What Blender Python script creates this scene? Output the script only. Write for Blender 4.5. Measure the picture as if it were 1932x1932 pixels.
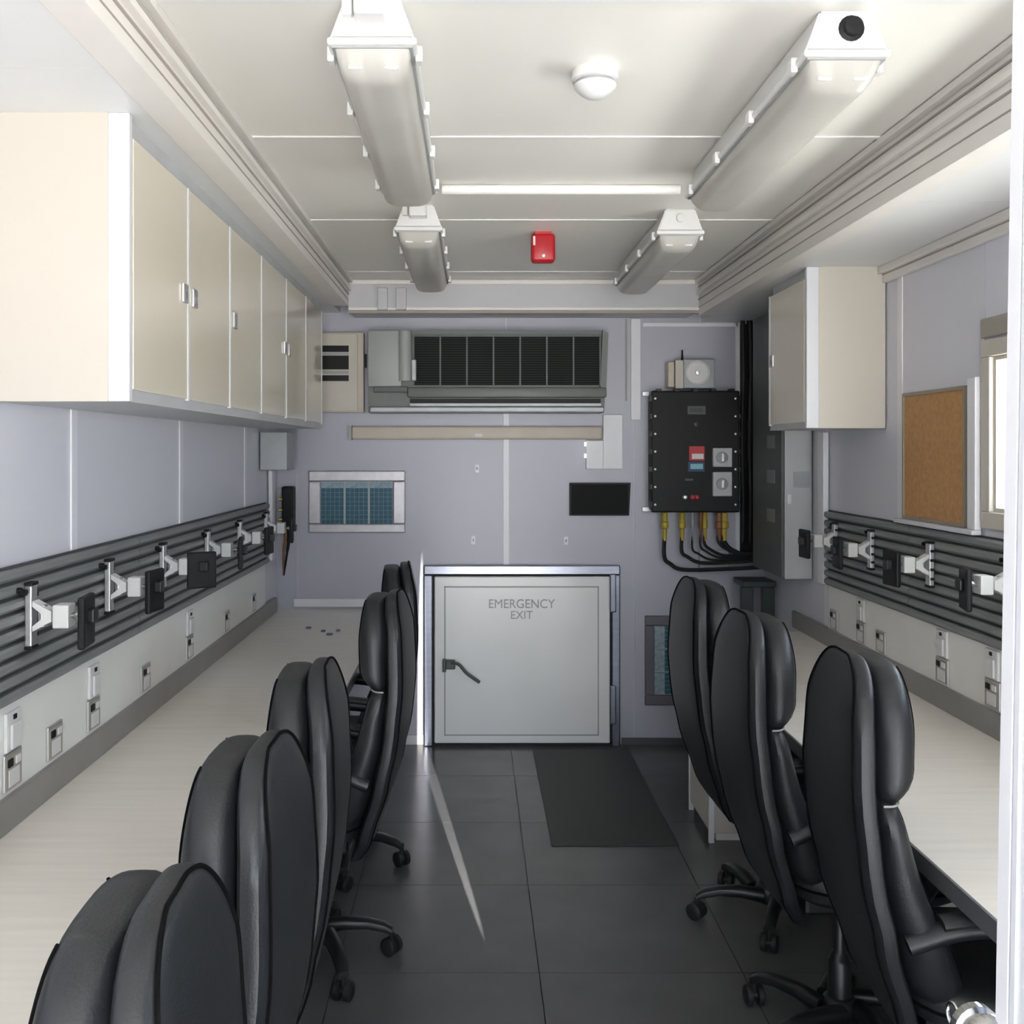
import bpy, bmesh, math, random
from mathutils import Vector, Matrix
random.seed(7)
R = math.radians
for o in list(bpy.data.objects): bpy.data.objects.remove(o)
sc = bpy.context.scene
COL = sc.collection

# ---------------------------------------------------------------- camera
F = 1900.0; VPX, VPY = 893.0, 850.0; CH = 1.54          # focal length and vanishing point in a 1932 px frame, eye height
cam_d = bpy.data.cameras.new('camera'); cam = bpy.data.objects.new('camera', cam_d); COL.objects.link(cam)
cam.location = (0, 0, CH); cam.rotation_euler = (R(90), 0, 0)
cam_d.sensor_width = 36; cam_d.lens = F / 1932 * 36
cam_d.shift_x = (966 - VPX) / 1932; cam_d.shift_y = -(966 - VPY) / 1932
cam_d.clip_start = 0.02
sc.camera = cam

# ---------------------------------------------------------------- sky, sun, exposure
sc.view_settings.view_transform = 'Standard'; sc.view_settings.look = 'None'
sc.view_settings.gamma = 1; sc.view_settings.use_curve_mapping = False
sc.view_settings.exposure = 2.9
w = bpy.data.worlds.new('sky'); sc.world = w; w.use_nodes = True
bg = w.node_tree.nodes['Background']; bg.inputs[0].default_value = (0.80, 0.89, 1.0, 1); bg.inputs[1].default_value = 0.95
sun_d = bpy.data.lights.new('sun', 'SUN'); sun_d.energy = 8.5; sun_d.angle = R(0.53); sun_d.color = (1, 0.965, 0.915)
sun = bpy.data.objects.new('sun', sun_d); COL.objects.link(sun)
sun.location = (2, -6, 9)
_d = Vector((0.01, 0.60, -0.80)); sun.rotation_euler = _d.to_track_quat('-Z', 'Y').to_euler()
def portal(name, loc, rot, sx, sy):
    l = bpy.data.lights.new(name, 'AREA'); l.shape = 'RECTANGLE'; l.size = sx; l.size_y = sy
    l.cycles.is_portal = True
    o = bpy.data.objects.new(name, l); COL.objects.link(o); o.location = loc; o.rotation_euler = rot
portal('doorway_portal', (0.45, -1.32, 1.125), (R(90), 0, 0), 2.0, 2.25)
portal('window_portal', (1.60, 2.27, 1.588), (R(90), 0, R(90)), 1.34, 0.455)
# added spot lamp, squeezed to a thin upright sheet, draws the sun streak
sp = bpy.data.lights.new('streak_spot', 'SPOT'); sp.energy = 330; sp.spot_size = R(26); sp.spot_blend = 0.25; sp.shadow_soft_size = 0.004
sp.color = (1, 0.95, 0.9)
spo = bpy.data.objects.new('streak_spot', sp); COL.objects.link(spo)

# ---------------------------------------------------------------- materials
def mat(name, col, rough=0.5, metal=0.0, var=0.04, scale=8.0, bump=0.0, bscale=200.0, coat=0.0, alpha=1.0, emit=None, stretch=None, spec=0.5):
    m = bpy.data.materials.new(name); m.use_nodes = True
    nt = m.node_tree; p = nt.nodes['Principled BSDF']
    p.inputs['Roughness'].default_value = rough; p.inputs['Metallic'].default_value = metal
    p.inputs['Coat Weight'].default_value = coat; p.inputs['Coat Roughness'].default_value = 0.08
    p.inputs['Specular IOR Level'].default_value = spec
    p.inputs['Alpha'].default_value = alpha
    tc = nt.nodes.new('ShaderNodeTexCoord'); mp = nt.nodes.new('ShaderNodeMapping')
    nt.links.new(tc.outputs['Object'], mp.inputs[0])
    if stretch: mp.inputs['Scale'].default_value = stretch
    n = nt.nodes.new('ShaderNodeTexNoise'); n.inputs['Scale'].default_value = scale; n.inputs['Detail'].default_value = 4
    nt.links.new(mp.outputs[0], n.inputs['Vector'])
    r = nt.nodes.new('ShaderNodeValToRGB')
    a = [max(0, c * (1 - var)) for c in col]; b = [min(1, c * (1 + var)) for c in col]
    r.color_ramp.elements[0].color = (*a, 1); r.color_ramp.elements[1].color = (*b, 1)
    r.color_ramp.elements[0].position = 0.3; r.color_ramp.elements[1].position = 0.7
    nt.links.new(n.outputs[0], r.inputs[0]); nt.links.new(r.outputs[0], p.inputs['Base Color'])
    if bump:
        n2 = nt.nodes.new('ShaderNodeTexNoise'); n2.inputs['Scale'].default_value = bscale; n2.inputs['Detail'].default_value = 3
        nt.links.new(tc.outputs['Object'], n2.inputs['Vector'])
        bp = nt.nodes.new('ShaderNodeBump'); bp.inputs['Strength'].default_value = bump; bp.inputs['Distance'].default_value = 0.002
        nt.links.new(n2.outputs[0], bp.inputs['Height']); nt.links.new(bp.outputs[0], p.inputs['Normal'])
    if emit:
        p.inputs['Emission Color'].default_value = (*emit[0], 1); p.inputs['Emission Strength'].default_value = emit[1]
    return m
M = {}
M['wall'] = mat('wall_panel_paint', (.70, .70, .765), .35, var=.02, scale=2)
M['wall_shaded'] = mat('back_wall_shaded_paint', (.475, .475, .545), .35, var=.02, scale=2)  # wall paint with shade put into its colour, against strong doorway light
M['bulk_shaded'] = mat('bulkhead_shaded_paint', (.53, .53, .56), .4, var=.02)  # bulkhead colour darkened too, carrying the dimmer light of the far end
M['strip'] = mat('cover_strip_white', (.80, .80, .83), .35, var=.02)
M['ceil'] = mat('ceiling_paint', (.87, .85, .80), .45, var=.015, scale=2)
M['ceilstrip'] = mat('ceiling_strip_white', (.84, .83, .81), .4, var=.01)
M['mould'] = mat('moulding_offwhite', (.80, .77, .73), .4, var=.02)
M['groove'] = mat('groove_grey', (.38, .34, .31), .6, var=.03)
M['cream'] = mat('cabinet_cream_gloss', (.74, .68, .565), .16, var=.02, scale=1.5, coat=.3)
M['creamend'] = mat('cabinet_end_cream', (.58, .54, .47), .4, var=.02, scale=1.5)
M['alu'] = mat('white_anodised_edge', (.70, .71, .74), .35, var=.02)
M['counter'] = mat('worktop_pale_laminate', (.88, .83, .765), .30, var=.035, scale=3, stretch=(1, 14, 1))
M['edge'] = mat('worktop_edge_grey', (.13, .14, .15), .4)
M['upstand'] = mat('upstand_grey', (.30, .295, .28), .4, metal=.2, var=.05)
M['dado'] = mat('dado_offwhite', (.84, .84, .81), .4, var=.015)
M['slat'] = mat('slat_grey', (.235, .245, .245), .45, metal=.1, var=.06)
M['slatback'] = mat('slat_back_dark', (.07, .074, .076), .6)
M['black'] = mat('black_plastic', (.011, .011, .012), .5, spec=.25)
M['rubber'] = mat('black_rubber', (.010, .010, .010), .6)
M['leather'] = mat('black_leather', (.013, .0148, .0175), .42, var=.12, scale=25, bump=.25, bscale=260)
M['piping'] = mat('black_piping', (.003, .003, .003), .8, spec=.08)
M['stitch'] = mat('pale_stitching', (.34, .32, .30), .7)
M['nylon'] = mat('dark_nylon', (.010, .010, .011), .38)
M['chrome'] = mat('chrome', (.50, .50, .50), .18, metal=1, var=.03)
M['steel'] = mat('brushed_stainless', (.27, .28, .33), .28, metal=1, var=.06, scale=14, stretch=(1, 1, 6))
M['alum'] = mat('dull_aluminium', (.62, .62, .62), .38, metal=.9, var=.05)
M['whitepl'] = mat('white_plastic', (.72, .72, .71), .38, var=.01)
M['greypl'] = mat('grey_plastic', (.36, .375, .37), .45, var=.03)
M['acgrey'] = mat('ac_dark_grey', (.15, .16, .155), .45, var=.03)
M['soffit'] = mat('soffit_white', (.78, .785, .785), .4, var=.01)
M['dgrey'] = mat('dark_grey_paint', (.085, .092, .092), .45, var=.10, scale=12)
M['mgrey'] = mat('galvanised_grey', (.36, .375, .385), .42, metal=.3, var=.10, scale=9)
M['lgrey'] = mat('pale_grey_sheet', (.50, .51, .52), .4, var=.06, scale=7)
M['hatch'] = mat('hatch_white_paint', (.84, .84, .83), .28, var=.02, scale=3, coat=.2)
M['ink'] = mat('grey_print', (.40, .39, .38), .6)
M['red'] = mat('red_plastic', (.45, .010, .018), .35)
M['redl'] = mat('red_label', (.55, .04, .05), .5)
M['cyan'] = mat('cyan_label', (.25, .52, .60), .5)
M['blue'] = mat('dark_blue_label', (.02, .06, .14), .5)
M['brass'] = mat('brass', (.55, .36, .09), .32, metal=.9, var=.08)
M['yellow'] = mat('yellow_gland', (.48, .36, .04), .45, var=.1)
M['rust'] = mat('copper_brown', (.26, .11, .05), .5, var=.15)
M['cork'] = mat('cork_brown', (.50, .27, .11), .8, var=.12, scale=60)
M['corkfr'] = mat('cork_frame', (.32, .27, .21), .5)
M['tan'] = mat('tan_rail', (.36, .33, .28), .5)
M['batten'] = mat('batten_cream', (.62, .55, .47), .5, var=.04)
M['foil'] = mat('foil_tape', (.46, .445, .46), .35, metal=.5, var=.08, scale=30, bump=.4, bscale=60)
M['filterblue'] = mat('filter_blue', (.025, .115, .165), .55, var=.2, scale=40)
M['filterpale'] = mat('filter_pale_edge', (.30, .40, .46), .6, var=.25, scale=60)
M['vframe'] = mat('vent_frame_purple_grey', (.14, .135, .155), .45)
M['screen'] = mat('blank_black_screen', (.004, .004, .004), .5, spec=.12)
M['mat'] = mat('rubber_mat', (.034, .034, .032), .55, var=.06)
M['tileb'] = mat('floor_joint', (.022, .022, .022), .6)
M['glow'] = mat('indicator_light', (1, 1, 1), .4, emit=((1, 1, 1), .35))
M['tube'] = mat('fluorescent_tube_off', (.85, .85, .84), .3)
M['ground'] = mat('pale_concrete_ground', (.545, .53, .505), .85, var=.08, scale=1.2)
M['door'] = mat('door_white_paint', (.62, .64, .68), .35, var=.01)
M['bits'] = mat('blue_grey_scrap', (.12, .16, .22), .5)
M['green'] = mat('dark_green_post', (.030, .042, .038), .4)
# floor tile: glossy vinyl with scuffs
def floor_mat():
    m = mat('grey_vinyl_tile', (.098, .100, .103), .23, var=.10, scale=3.5)
    nt = m.node_tree
    mp = [x for x in nt.nodes if x.type == 'MAPPING'][0]
    ge = nt.nodes.new('ShaderNodeNewGeometry'); nt.links.new(ge.outputs['Position'], mp.inputs[0])
    return m
M['tile'] = floor_mat()
def glass_mat(name, tint, fac, rough=.05):
    m = bpy.data.materials.new(name); m.use_nodes = True; nt = m.node_tree; nt.nodes.clear()
    o = nt.nodes.new('ShaderNodeOutputMaterial'); t = nt.nodes.new('ShaderNodeBsdfTransparent'); t.inputs[0].default_value = (*tint, 1)
    g = nt.nodes.new('ShaderNodeBsdfGlossy'); g.inputs['Roughness'].default_value = rough
    x = nt.nodes.new('ShaderNodeMixShader'); x.inputs[0].default_value = fac
    nt.links.new(t.outputs[0], x.inputs[1]); nt.links.new(g.outputs[0], x.inputs[2]); nt.links.new(x.outputs[0], o.inputs[0])
    return m
M['glass'] = glass_mat('window_glass', (.96, .98, .98), .06)
M['diff'] = mat('prismatic_diffuser', (.66, .64, .59), .28, var=.04, scale=6, alpha=.72)
def grille_mat():
    m = mat('ac_filter_mesh', (.045, .050, .048), .7, spec=.1)
    nt = m.node_tree; p = nt.nodes['Principled BSDF']
    tc = [x for x in nt.nodes if x.type == 'TEX_COORD'][0]
    wv = nt.nodes.new('ShaderNodeTexWave'); wv.bands_direction = 'Z'; wv.inputs['Scale'].default_value = 26
    nt.links.new(tc.outputs['Object'], wv.inputs['Vector'])
    r = nt.nodes.new('ShaderNodeValToRGB'); r.color_ramp.elements[0].color = (.010, .012, .011, 1); r.color_ramp.elements[1].color = (.032, .036, .034, 1)
    nt.links.new(wv.outputs[0], r.inputs[0]); nt.links.new(r.outputs[0], p.inputs['Base Color'])
    return m
M['grille'] = grille_mat()

# ---------------------------------------------------------------- helpers
def B(px, py, Y=5.28): return ((px - VPX) * Y / F, CH + (VPY - py) * Y / F)
def nb(): return bmesh.new()
def box(bm, x0, x1, y0, y1, z0, z1, bev=0.0, seg=2):
    if x0 > x1: x0, x1 = x1, x0
    if y0 > y1: y0, y1 = y1, y0
    if z0 > z1: z0, z1 = z1, z0
    v = [bm.verts.new((x, y, z)) for x in (x0, x1) for y in (y0, y1) for z in (z0, z1)]
    fs = [bm.faces.new([v[i] for i in q]) for q in ((0, 1, 3, 2), (4, 6, 7, 5), (0, 4, 5, 1), (2, 3, 7, 6), (0, 2, 6, 4), (1, 5, 7, 3))]
    if bev:
        es = list({e for f in fs for e in f.edges})
        bmesh.ops.bevel(bm, geom=es, offset=bev, segments=seg, affect='EDGES', profile=.5)
    return bm
def prism(bm, pts, axis, a0, a1):
    """extrude a polygon; pts in the two other axes in xyz order"""
    def P(p, a):
        if axis == 'x': return (a, p[0], p[1])
        if axis == 'y': return (p[0], a, p[1])
        return (p[0], p[1], a)
    A = [bm.verts.new(P(p, a0)) for p in pts]; C = [bm.verts.new(P(p, a1)) for p in pts]
    bm.faces.new(A); bm.faces.new(C[::-1]); n = len(pts)
    for i in range(n): bm.faces.new((A[i], C[i], C[(i + 1) % n], A[(i + 1) % n]))
    bmesh.ops.recalc_face_normals(bm, faces=bm.faces[:])
    return bm
def ring(c, u, v, r, n, ru=1, rv=1): return [c + u * (math.cos(2 * math.pi * i / n) * r * ru) + v * (math.sin(2 * math.pi * i / n) * r * rv) for i in range(n)]
def skin(bm, rings, cap=True):
    V = [[bm.verts.new(p) for p in r] for r in rings]; n = len(V[0])
    for a, b in zip(V, V[1:]):
        for i in range(n): bm.faces.new((a[i], a[(i + 1) % n], b[(i + 1) % n], b[i]))
    if cap: bm.faces.new(V[0][::-1]); bm.faces.new(V[-1])
    bmesh.ops.recalc_face_normals(bm, faces=bm.faces[:])
    return bm
def cyl(bm, p0, p1, r0, r1=None, n=16):
    p0, p1 = Vector(p0), Vector(p1); d = (p1 - p0).normalized()
    u = d.orthogonal().normalized(); v = d.cross(u)
    return skin(bm, [ring(p0, u, v, r0, n), ring(p1, u, v, r0 if r1 is None else r1, n)])
def lathe(bm, base, axis, prof, n=24):
    base, d = Vector(base), Vector(axis).normalized(); u = d.orthogonal().normalized(); v = d.cross(u)
    return skin(bm, [ring(base + d * h, u, v, max(r, 1e-4), n) for r, h in prof])
def smooth_path(pts, k=6):
    pts = [Vector(p) for p in pts]; out = []
    q = [pts[0] * 2 - pts[1]] + pts + [pts[-1] * 2 - pts[-2]]
    for i in range(1, len(q) - 2):
        for j in range(k):
            t = j / k; a, b, c, d = q[i - 1], q[i], q[i + 1], q[i + 2]
            out.append(.5 * ((2 * b) + (c - a) * t + (2 * a - 5 * b + 4 * c - d) * t * t + (3 * b - a - 3 * c + d) * t ** 3))
    return out + [pts[-1]]
def tube(bm, pts, r, n=8, k=6, flat=None, up=(0, 0, 1), closed=False):
    P = smooth_path(pts, k) if k else [Vector(p) for p in pts]
    rings = []; u0 = None
    for i, p in enumerate(P):
        d = (P[min(i + 1, len(P) - 1)] - P[max(i - 1, 0)]).normalized()
        if flat: u = Vector(flat[2]); u = (u - d * u.dot(d)).normalized(); v = d.cross(u); rings.append(ring(p, u, v, 1, n, flat[0], flat[1])); continue
        u = d.orthogonal().normalized() if u0 is None else (u0 - d * u0.dot(d)).normalized()
        u0 = u; rr = r[min(i * len(r) // len(P), len(r) - 1)] if isinstance(r, (list, tuple)) else r
        rings.append(ring(p, u, d.cross(u), rr, n))
    return skin(bm, rings)
def wloc(o):
    v = Vector((0, 0, 0))
    while o is not None: v = v + o.location; o = o.parent
    return v
def obj(name, bm, m, parent=None, smooth=False, local=False):
    me = bpy.data.meshes.new(name); bm.to_mesh(me); bm.free()
    co = [v.co.copy() for v in me.vertices]
    o = bpy.data.objects.new(name, me); COL.objects.link(o); o.parent = parent
    base = wloc(parent) if parent is not None else Vector((0, 0, 0))
    lo = Vector([min(c[i] for c in co) for i in range(3)]); hi = Vector([max(c[i] for c in co) for i in range(3)])
    org = Vector(((lo.x + hi.x) / 2, (lo.y + hi.y) / 2, lo.z))
    me.transform(Matrix.Translation(-org)); o.location = org - base
    me.materials.append(M[m] if isinstance(m, str) else m)
    if smooth:
        for p in me.polygons: p.use_smooth = True
        try: me.set_sharp_from_angle(angle=R(40))
        except Exception: pass
    return o
def tag(o, label, cat, group=None):
    o['label'] = label; o['category'] = cat
    if group: o['group'] = group
    return o
def thing(name, label, cat, loc=(0, 0, 0), group=None, rz=0):
    o = bpy.data.objects.new(name, None); COL.objects.link(o); o.location = loc; o.rotation_euler = (0, 0, rz); o.empty_display_size = .05
    return tag(o, label, cat, group)
def struct(o): o['kind'] = 'structure'; return o
def sroot(name, loc=(0, 0, 0)):
    o = bpy.data.objects.new(name, None); COL.objects.link(o); o.location = loc; o.empty_display_size = .05; o['kind'] = 'structure'; return o
def copy_tree(o, parent=None):
    c = o.copy(); COL.objects.link(c); c.parent = parent
    for ch in [x for x in o.children]: copy_tree(ch, c)
    return c
def bx(name, m, parent, *a, bev=0.0): return obj(name, box(nb(), *a, bev=bev), m, parent)

XL, XR, YB, YE = -1.03, 1.52, 5.28, -1.20         # inner faces of the cabin
ZC, ZL, ZR = 2.39, 2.262, 2.215                  # tray ceiling, left soffit, right soffit

# ---------------------------------------------------------------- ground, floor
g = obj('ground', box(nb(), -40, 40, -40, 40, -.5, -.16), 'ground'); struct(g)
fl = bx('floor', 'tileb', None, XL - .06, XR + .06, YE - .12, YB + .06, -.12, -.004); struct(fl)
tm = None; T = .6
for i in range(-3, 4):
    for j in range(-9, 5):
        x0, y0 = .194 + i * T, 3.57 + j * T
        a0, a1, b0, b1 = max(x0, XL), min(x0 + T, XR), max(y0, YE - .12), min(y0 + T, YB)
        if a1 - a0 < .02 or b1 - b0 < .02: continue
        bx('floor_tile', 'tile', fl, a0 + .0015, a1 - .0015, b0 + .0015, b1 - .0015, -.004, 0)
mt = bx('floor_mat', 'mat', None, .305, .80, 3.92, 5.17, .0, .006, bev=.002)
tag(mt, 'dark rubber floor mat leading up to the emergency hatch', 'mat')

# ---------------------------------------------------------------- walls
def wall_side(name, X, sgn, seams, hole, zt):
    """sgn: direction into the room"""
    root = sroot(name, (X, YE, 0))
    bk = (X - sgn * .07, X - sgn * .006)
    h0, h1, hz0, hz1 = hole or (-9, -9, 0, 0)
    for a in ((YE - .12, YB + .07, 0, 2.5),) if not hole else ((YE - .12, h0, 0, 2.5), (h1, YB + .07, 0, 2.5), (h0, h1, 0, hz0), (h0, h1, hz1, 2.5)):
        bx('wall_backing', 'wall', root, bk[0], bk[1], *a)
    for a, b in zip(seams, seams[1:]):
        if a < h1 - .01 and b > h0 + .01:
            for z0, z1 in ((0, hz0), (hz1, zt)):
                bx('wall_panel', 'wall', root, X - sgn * .006, X, a + .002, b - .002, z0, z1)
            if h0 - a > .01: bx('wall_panel', 'wall', root, X - sgn * .006, X, a + .002, h0, hz0, hz1)
            if b - h1 > .01: bx('wall_panel', 'wall', root, X - sgn * .006, X, h1, b - .002, hz0, hz1)
        else:
            bx('wall_panel', 'wall', root, X - sgn * .006, X, a + .002, b - .002, 0, zt)
    for s in seams[1:-1]:
        if hole and hole[0] - .1 < s < hole[1] + .1: continue
        bx('cover_strip', 'strip', root, X, X + sgn * .005, s - .02, s + .02, 0, zt, bev=.002)
    return root
wl = wall_side('wall_left', XL, 1, [YE, .62, 1.62, 2.59, 3.54, 4.54, YB], None, ZL)
wr = wall_side('wall_right', XR, -1, [YE, 1.55, 2.99, 3.58, 4.33, YB], (1.6, 2.94, 1.36, 1.815), ZR)
wb = sroot('wall_back', (.25, YB, 0))
bx('wall_backing', 'wall', wb, XL - .07, XR + .07, YB + .006, YB + .08, -.02, 2.5)
sx = [XL, B(955, 0)[0], XR]
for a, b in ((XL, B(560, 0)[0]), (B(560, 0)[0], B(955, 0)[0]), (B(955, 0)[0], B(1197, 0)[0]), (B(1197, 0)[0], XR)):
    bx('wall_panel', 'wall_shaded', wb, a + .002, b - .002, YB, YB + .006, 0, 2.39)
x = B(955, 0)[0]; bx('cover_strip', 'strip', wb, x - .016, x + .016, YB - .005, YB, .94, 1.74, bev=.002)
x = B(1199, 0)[0]; bx('cover_strip', 'strip', wb, x - .026, x + .026, YB - .012, YB, 1.70, 2.23, bev=.003)
x = B(1181, 0)[0]; bx('shadow_gap', 'groove', wb, x - .004, x + .006, YB - .004, YB, 1.80, 2.23)
# raised surround of the panel behind the control box
x0, zt_ = B(1213, 612); x1, _ = B(1392, 0)
bx('panel_surround', 'strip', wb, x0, x1, YB - .008, YB, zt_ - .012, zt_ + .006)
bx('panel_surround', 'strip', wb, x1 - .012, x1 + .01, YB - .008, YB, 1.0, zt_ + .006)
bb = sroot('baseboard_back', (.25, YB, 0))
bx('skirting', 'dgrey', bb, B(1172, 0)[0], 1.52, YB - .012, YB, 0, .035)
bx('skirting', 'whitepl', bb, -.43, -.262, YB - .012, YB, 0, .05, bev=.002)  # white colour carries the sunlight on this stretch of skirting
# ledge strip where the left worktop meets the back wall
tr = bx('trim_1', 'strip', None, XL + .09, -.44, YB - .018, YB, .722, .765, bev=.004); struct(tr)
we = sroot('wall_entrance', (.25, YE, 0))
for a in ((XL - .07, -.55, YE - .12, YE, 0, 2.5), (1.45, XR + .07, YE - .12, YE, 0, 2.5), (-.55, 1.45, YE - .12, YE, 2.25, 2.5)):
    bx('wall_panel', 'wall', we, *a)

# ---------------------------------------------------------------- ceiling
ce = sroot('ceiling', (.25, YE, ZC))
bx('roof_slab', 'ceil', ce, XL - .07, XR + .07, YE - .12, YB + .08, ZC + .006, 2.56)
cs = [YE, 1.06, 1.90, 2.73, 3.71, 4.78, 5.0]
for a, b in zip(cs, cs[1:]):
    bx('ceiling_panel', 'ceil', ce, -.62, 1.12, a + .002, b - .002, ZC, ZC + .006)
for s in cs[1:-1]:
    bx('cover_strip', 'ceilstrip', ce, -.62, 1.12, s - .010, s + .010, ZC - .004, ZC, bev=.0015)
def soffit(name, xin, xw, z, sgn):
    """stepped edge beam and lowered side ceiling"""
    root = sroot(name, (xin, YE, z))
    seams = [YE, 1.9, 2.73, 3.71, 5.0, YB]
    for a, b in zip(seams, seams[1:]):
        bx('soffit_panel', 'soffit', root, xin + sgn * .075, xw + sgn * .06, a + .001, b - .001, z, ZC + .006)
    bx('edge_beam', 'mould', root, xin, xin + sgn * .075, YE, 5.0, z - .004, ZC + .004, bev=.002)
    h = ZC - z
    for k, (f, m, pr, th) in enumerate(((.20, 'groove', .002, .0035), (.42, 'groove', .004, .005), (.60, 'mould', .016, .016), (.78, 'groove', .004, .005), (.93, 'mould', .022, .018))):
        bx('moulding', m, root, xin, xin - sgn * pr, YE, 5.0, z + h * f - th / 2, z + h * f + th / 2, bev=0.0015 if m == 'mould' else 0)
    return root
soffit('trim_2', -.62, XL, ZL, -1)
soffit('trim_3', 1.12, XR, ZR, 1)
bh = sroot('trim_4', (.25, 5.0, 2.225))
bx('bulkhead', 'bulk_shaded', bh, -.545 - .075, 1.12 + .0, 5.0, YB, 2.235, ZC + .004)
bx('bulkhead_lip', 'mould', bh, -.62, 1.12, 4.992, 5.0, 2.236, 2.25, bev=.002)
bx('bulkhead_lip', 'mould', bh, -.62, 1.12, 4.990, 5.0, 2.365, 2.385, bev=.002)
bx('bulkhead_shadow_gap', 'groove', bh, -.62, 1.12, 5.0, 5.02, 2.222, 2.236)
x0, _ = B(705, 0, 5.0); x1, _ = B(785, 0, 5.0)
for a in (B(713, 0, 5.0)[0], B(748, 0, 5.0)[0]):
    bx('cable_duct', 'bulk_shaded', bh, a, a + .05, 4.975, 5.0, 2.236, 2.345, bev=.003)
cv = sroot('trim_5', (XR, YE, ZR))
bx('cove_strip', 'mould', cv, XR - .035, XR, YE, 3.70, ZR - .028, ZR, bev=.004)
bx('cove_strip', 'mould', cv, XR - .020, XR, YE, 3.70, ZR - .060, ZR - .032, bev=.004)
bx('cove_groove', 'groove', cv, XR - .018, XR, YE, 3.70, ZR - .033, ZR - .027)

# ---------------------------------------------------------------- windows
def window(name, X, sgn, y0, y1, z0, z1):
    root = sroot(name, (X, (y0 + y1) / 2, z0))
    f = .05
    for a in ((y0 - f, y1 + f, z1, z1 + f), (y0 - f, y1 + f, z0 - f, z0), (y0 - f, y0, z0, z1), (y1, y1 + f, z0, z1)):
        bx('window_frame', 'creamend', root, X, X + sgn * .014, *a, bev=.003)
    for a in ((y0, y1, z1 - .012, z1), (y0, y1, z0, z0 + .012), (y0, y0 + .012, z0 + .012, z1 - .012), (y1 - .012, y1, z0 + .012, z1 - .012)):
        bx('reveal', 'creamend', root, X - sgn * .068, X, *a)
    bx('window_pane', 'glass', root, X - sgn * .040, X - sgn * .036, y0 + .012, y1 - .012, z0 + .012, z1 - .012)
    return root
window('window_1', XR, -1, 1.6, 2.94, 1.36, 1.815)
o = bx('blind_rail', 'tan', None, XR - .014, XR, 1.56, 2.993, 1.872, 1.930, bev=.004)
tag(o, 'tan blind rail fixed above the bright window', 'rail')

# ---------------------------------------------------------------- entrance door leaf, free edge at the right of the picture
dl = sroot('door_2', (.60, .05, .005))
h = Vector((.60, .05)); e = Vector((.497, .985)); dv = (e - h).normalized(); nv = Vector((-dv.y, dv.x))   # nv points to the room side
if nv.dot(Vector((-1, -1))) < 0: nv = -nv                                                                  # face turned to the camera
def leaf(name, m, t0, t1, n0, n1, z0, z1):
    L = (e - h).length
    pts = [h + dv * t0 + nv * n0, h + dv * t1 + nv * n0, h + dv * t1 + nv * n1, h + dv * t0 + nv * n1]
    return obj(name, prism(nb(), [(p.x, p.y) for p in pts], 'z', z0, z1), m, dl)
L = (e - h).length
bx('jamb', 'alu', dl, .60, .66, -.03, .05, 0, 2.20)
leaf('door_leaf', 'door', 0, L, -.04, 0, .005, 2.09)
leaf('edge_trim', 'alu', L - .016, L + .001, 0, .003, .005, 2.09)
leaf('edge_trim', 'door', L - .026, L - .019, 0, .0025, .005, 2.09)
# lock barrel reaching past the free edge, with a key ring
def LP(t, n=0, z=0): p = h + dv * (L + t) + nv * n; return (p.x, p.y, .955 + z)
D3 = (dv.x, dv.y, 0)
hd = obj('door_lock', lathe(nb(), LP(-.004, .004), D3, [(.024, 0), (.027, .004), (.027, .014), (.020, .017), (.020, .028), (.025, .031), (.025, .040), (.016, .044), (.004, .045)], 20), 'chrome', dl, smooth=True)
obj('lock_plate', box(nb(), *sorted((LP(.001, -.035)[0], LP(.006, -.005)[0])), *sorted((LP(.001, -.035)[1], LP(.006, -.005)[1])), .90, 1.00), 'steel', dl)
c = Vector(LP(.050, .016, .004)); v = Vector((0, 0, 1)); u = Vector(D3); bmr = nb()
tube(bmr, [c + u * math.cos(a) * .010 + v * math.sin(a) * .012 for a in [2 * math.pi * i / 16 for i in range(17)]], .0019, n=6, k=1)
obj('key_ring', bmr, 'chrome', hd, smooth=True)
obj('key', box(nb(), LP(.03, -.036)[0] - .004, LP(.03, -.036)[0] + .004, LP(.03, -.036)[1] - .002, LP(.03, -.036)[1] + .002, .925, .96), 'brass', hd)
dl.rotation_euler = (0, R(1.0), 0)

# ---------------------------------------------------------------- emergency hatch
dr = sroot('door_1', (.25, YB, 0))
fx0, fz1 = B(800, 1065); fx1, _ = B(1168, 0); lx0, lz1 = B(820, 1086); lx1, _ = B(1149, 0)
bx('door_frame', 'steel', dr, fx0, fx1, YB - .045, YB, lz1 + .008, fz1, bev=.006)
bx('door_frame', 'steel', dr, fx0, lx0 - .008, YB - .045, YB, .0, lz1 + .008, bev=.006)
bx('door_frame', 'steel', dr, lx1 + .008, fx1, YB - .045, YB, .0, lz1 + .008, bev=.006)
bx('door_gasket', 'rubber', dr, lx0 - .008, lx1 + .008, YB - .008, YB - .001, .0, lz1 + .008)
bx('door_sill', 'rubber', dr, lx0 - .01, lx1 + .01, YB - .035, YB - .008, .0, .014)
lf = bx('door_leaf', 'hatch', dr, lx0, lx1, YB - .040, YB - .008, .016, lz1, bev=.006)
ix0, iz1 = B(838, 1106, YB - .04); ix1, iz0 = B(1130, 1388, YB - .04)
bx('leaf_panel', 'hatch', lf, ix0 + .006, ix1 - .006, YB - .044, YB - .039, iz0 + .006, iz1 - .006, bev=.002)
for a in ((ix0, ix1, iz1 - .006, iz1), (ix0, ix1, iz0, iz0 + .006), (ix0, ix0 + .006, iz0, iz1), (ix1 - .006, ix1, iz0, iz1)):
    bx('leaf_groove', 'greypl', lf, a[0], a[1], YB - .0405, YB - .039, a[2], a[3])
hx, hz = B(848, 1254, YB - .05)
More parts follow.
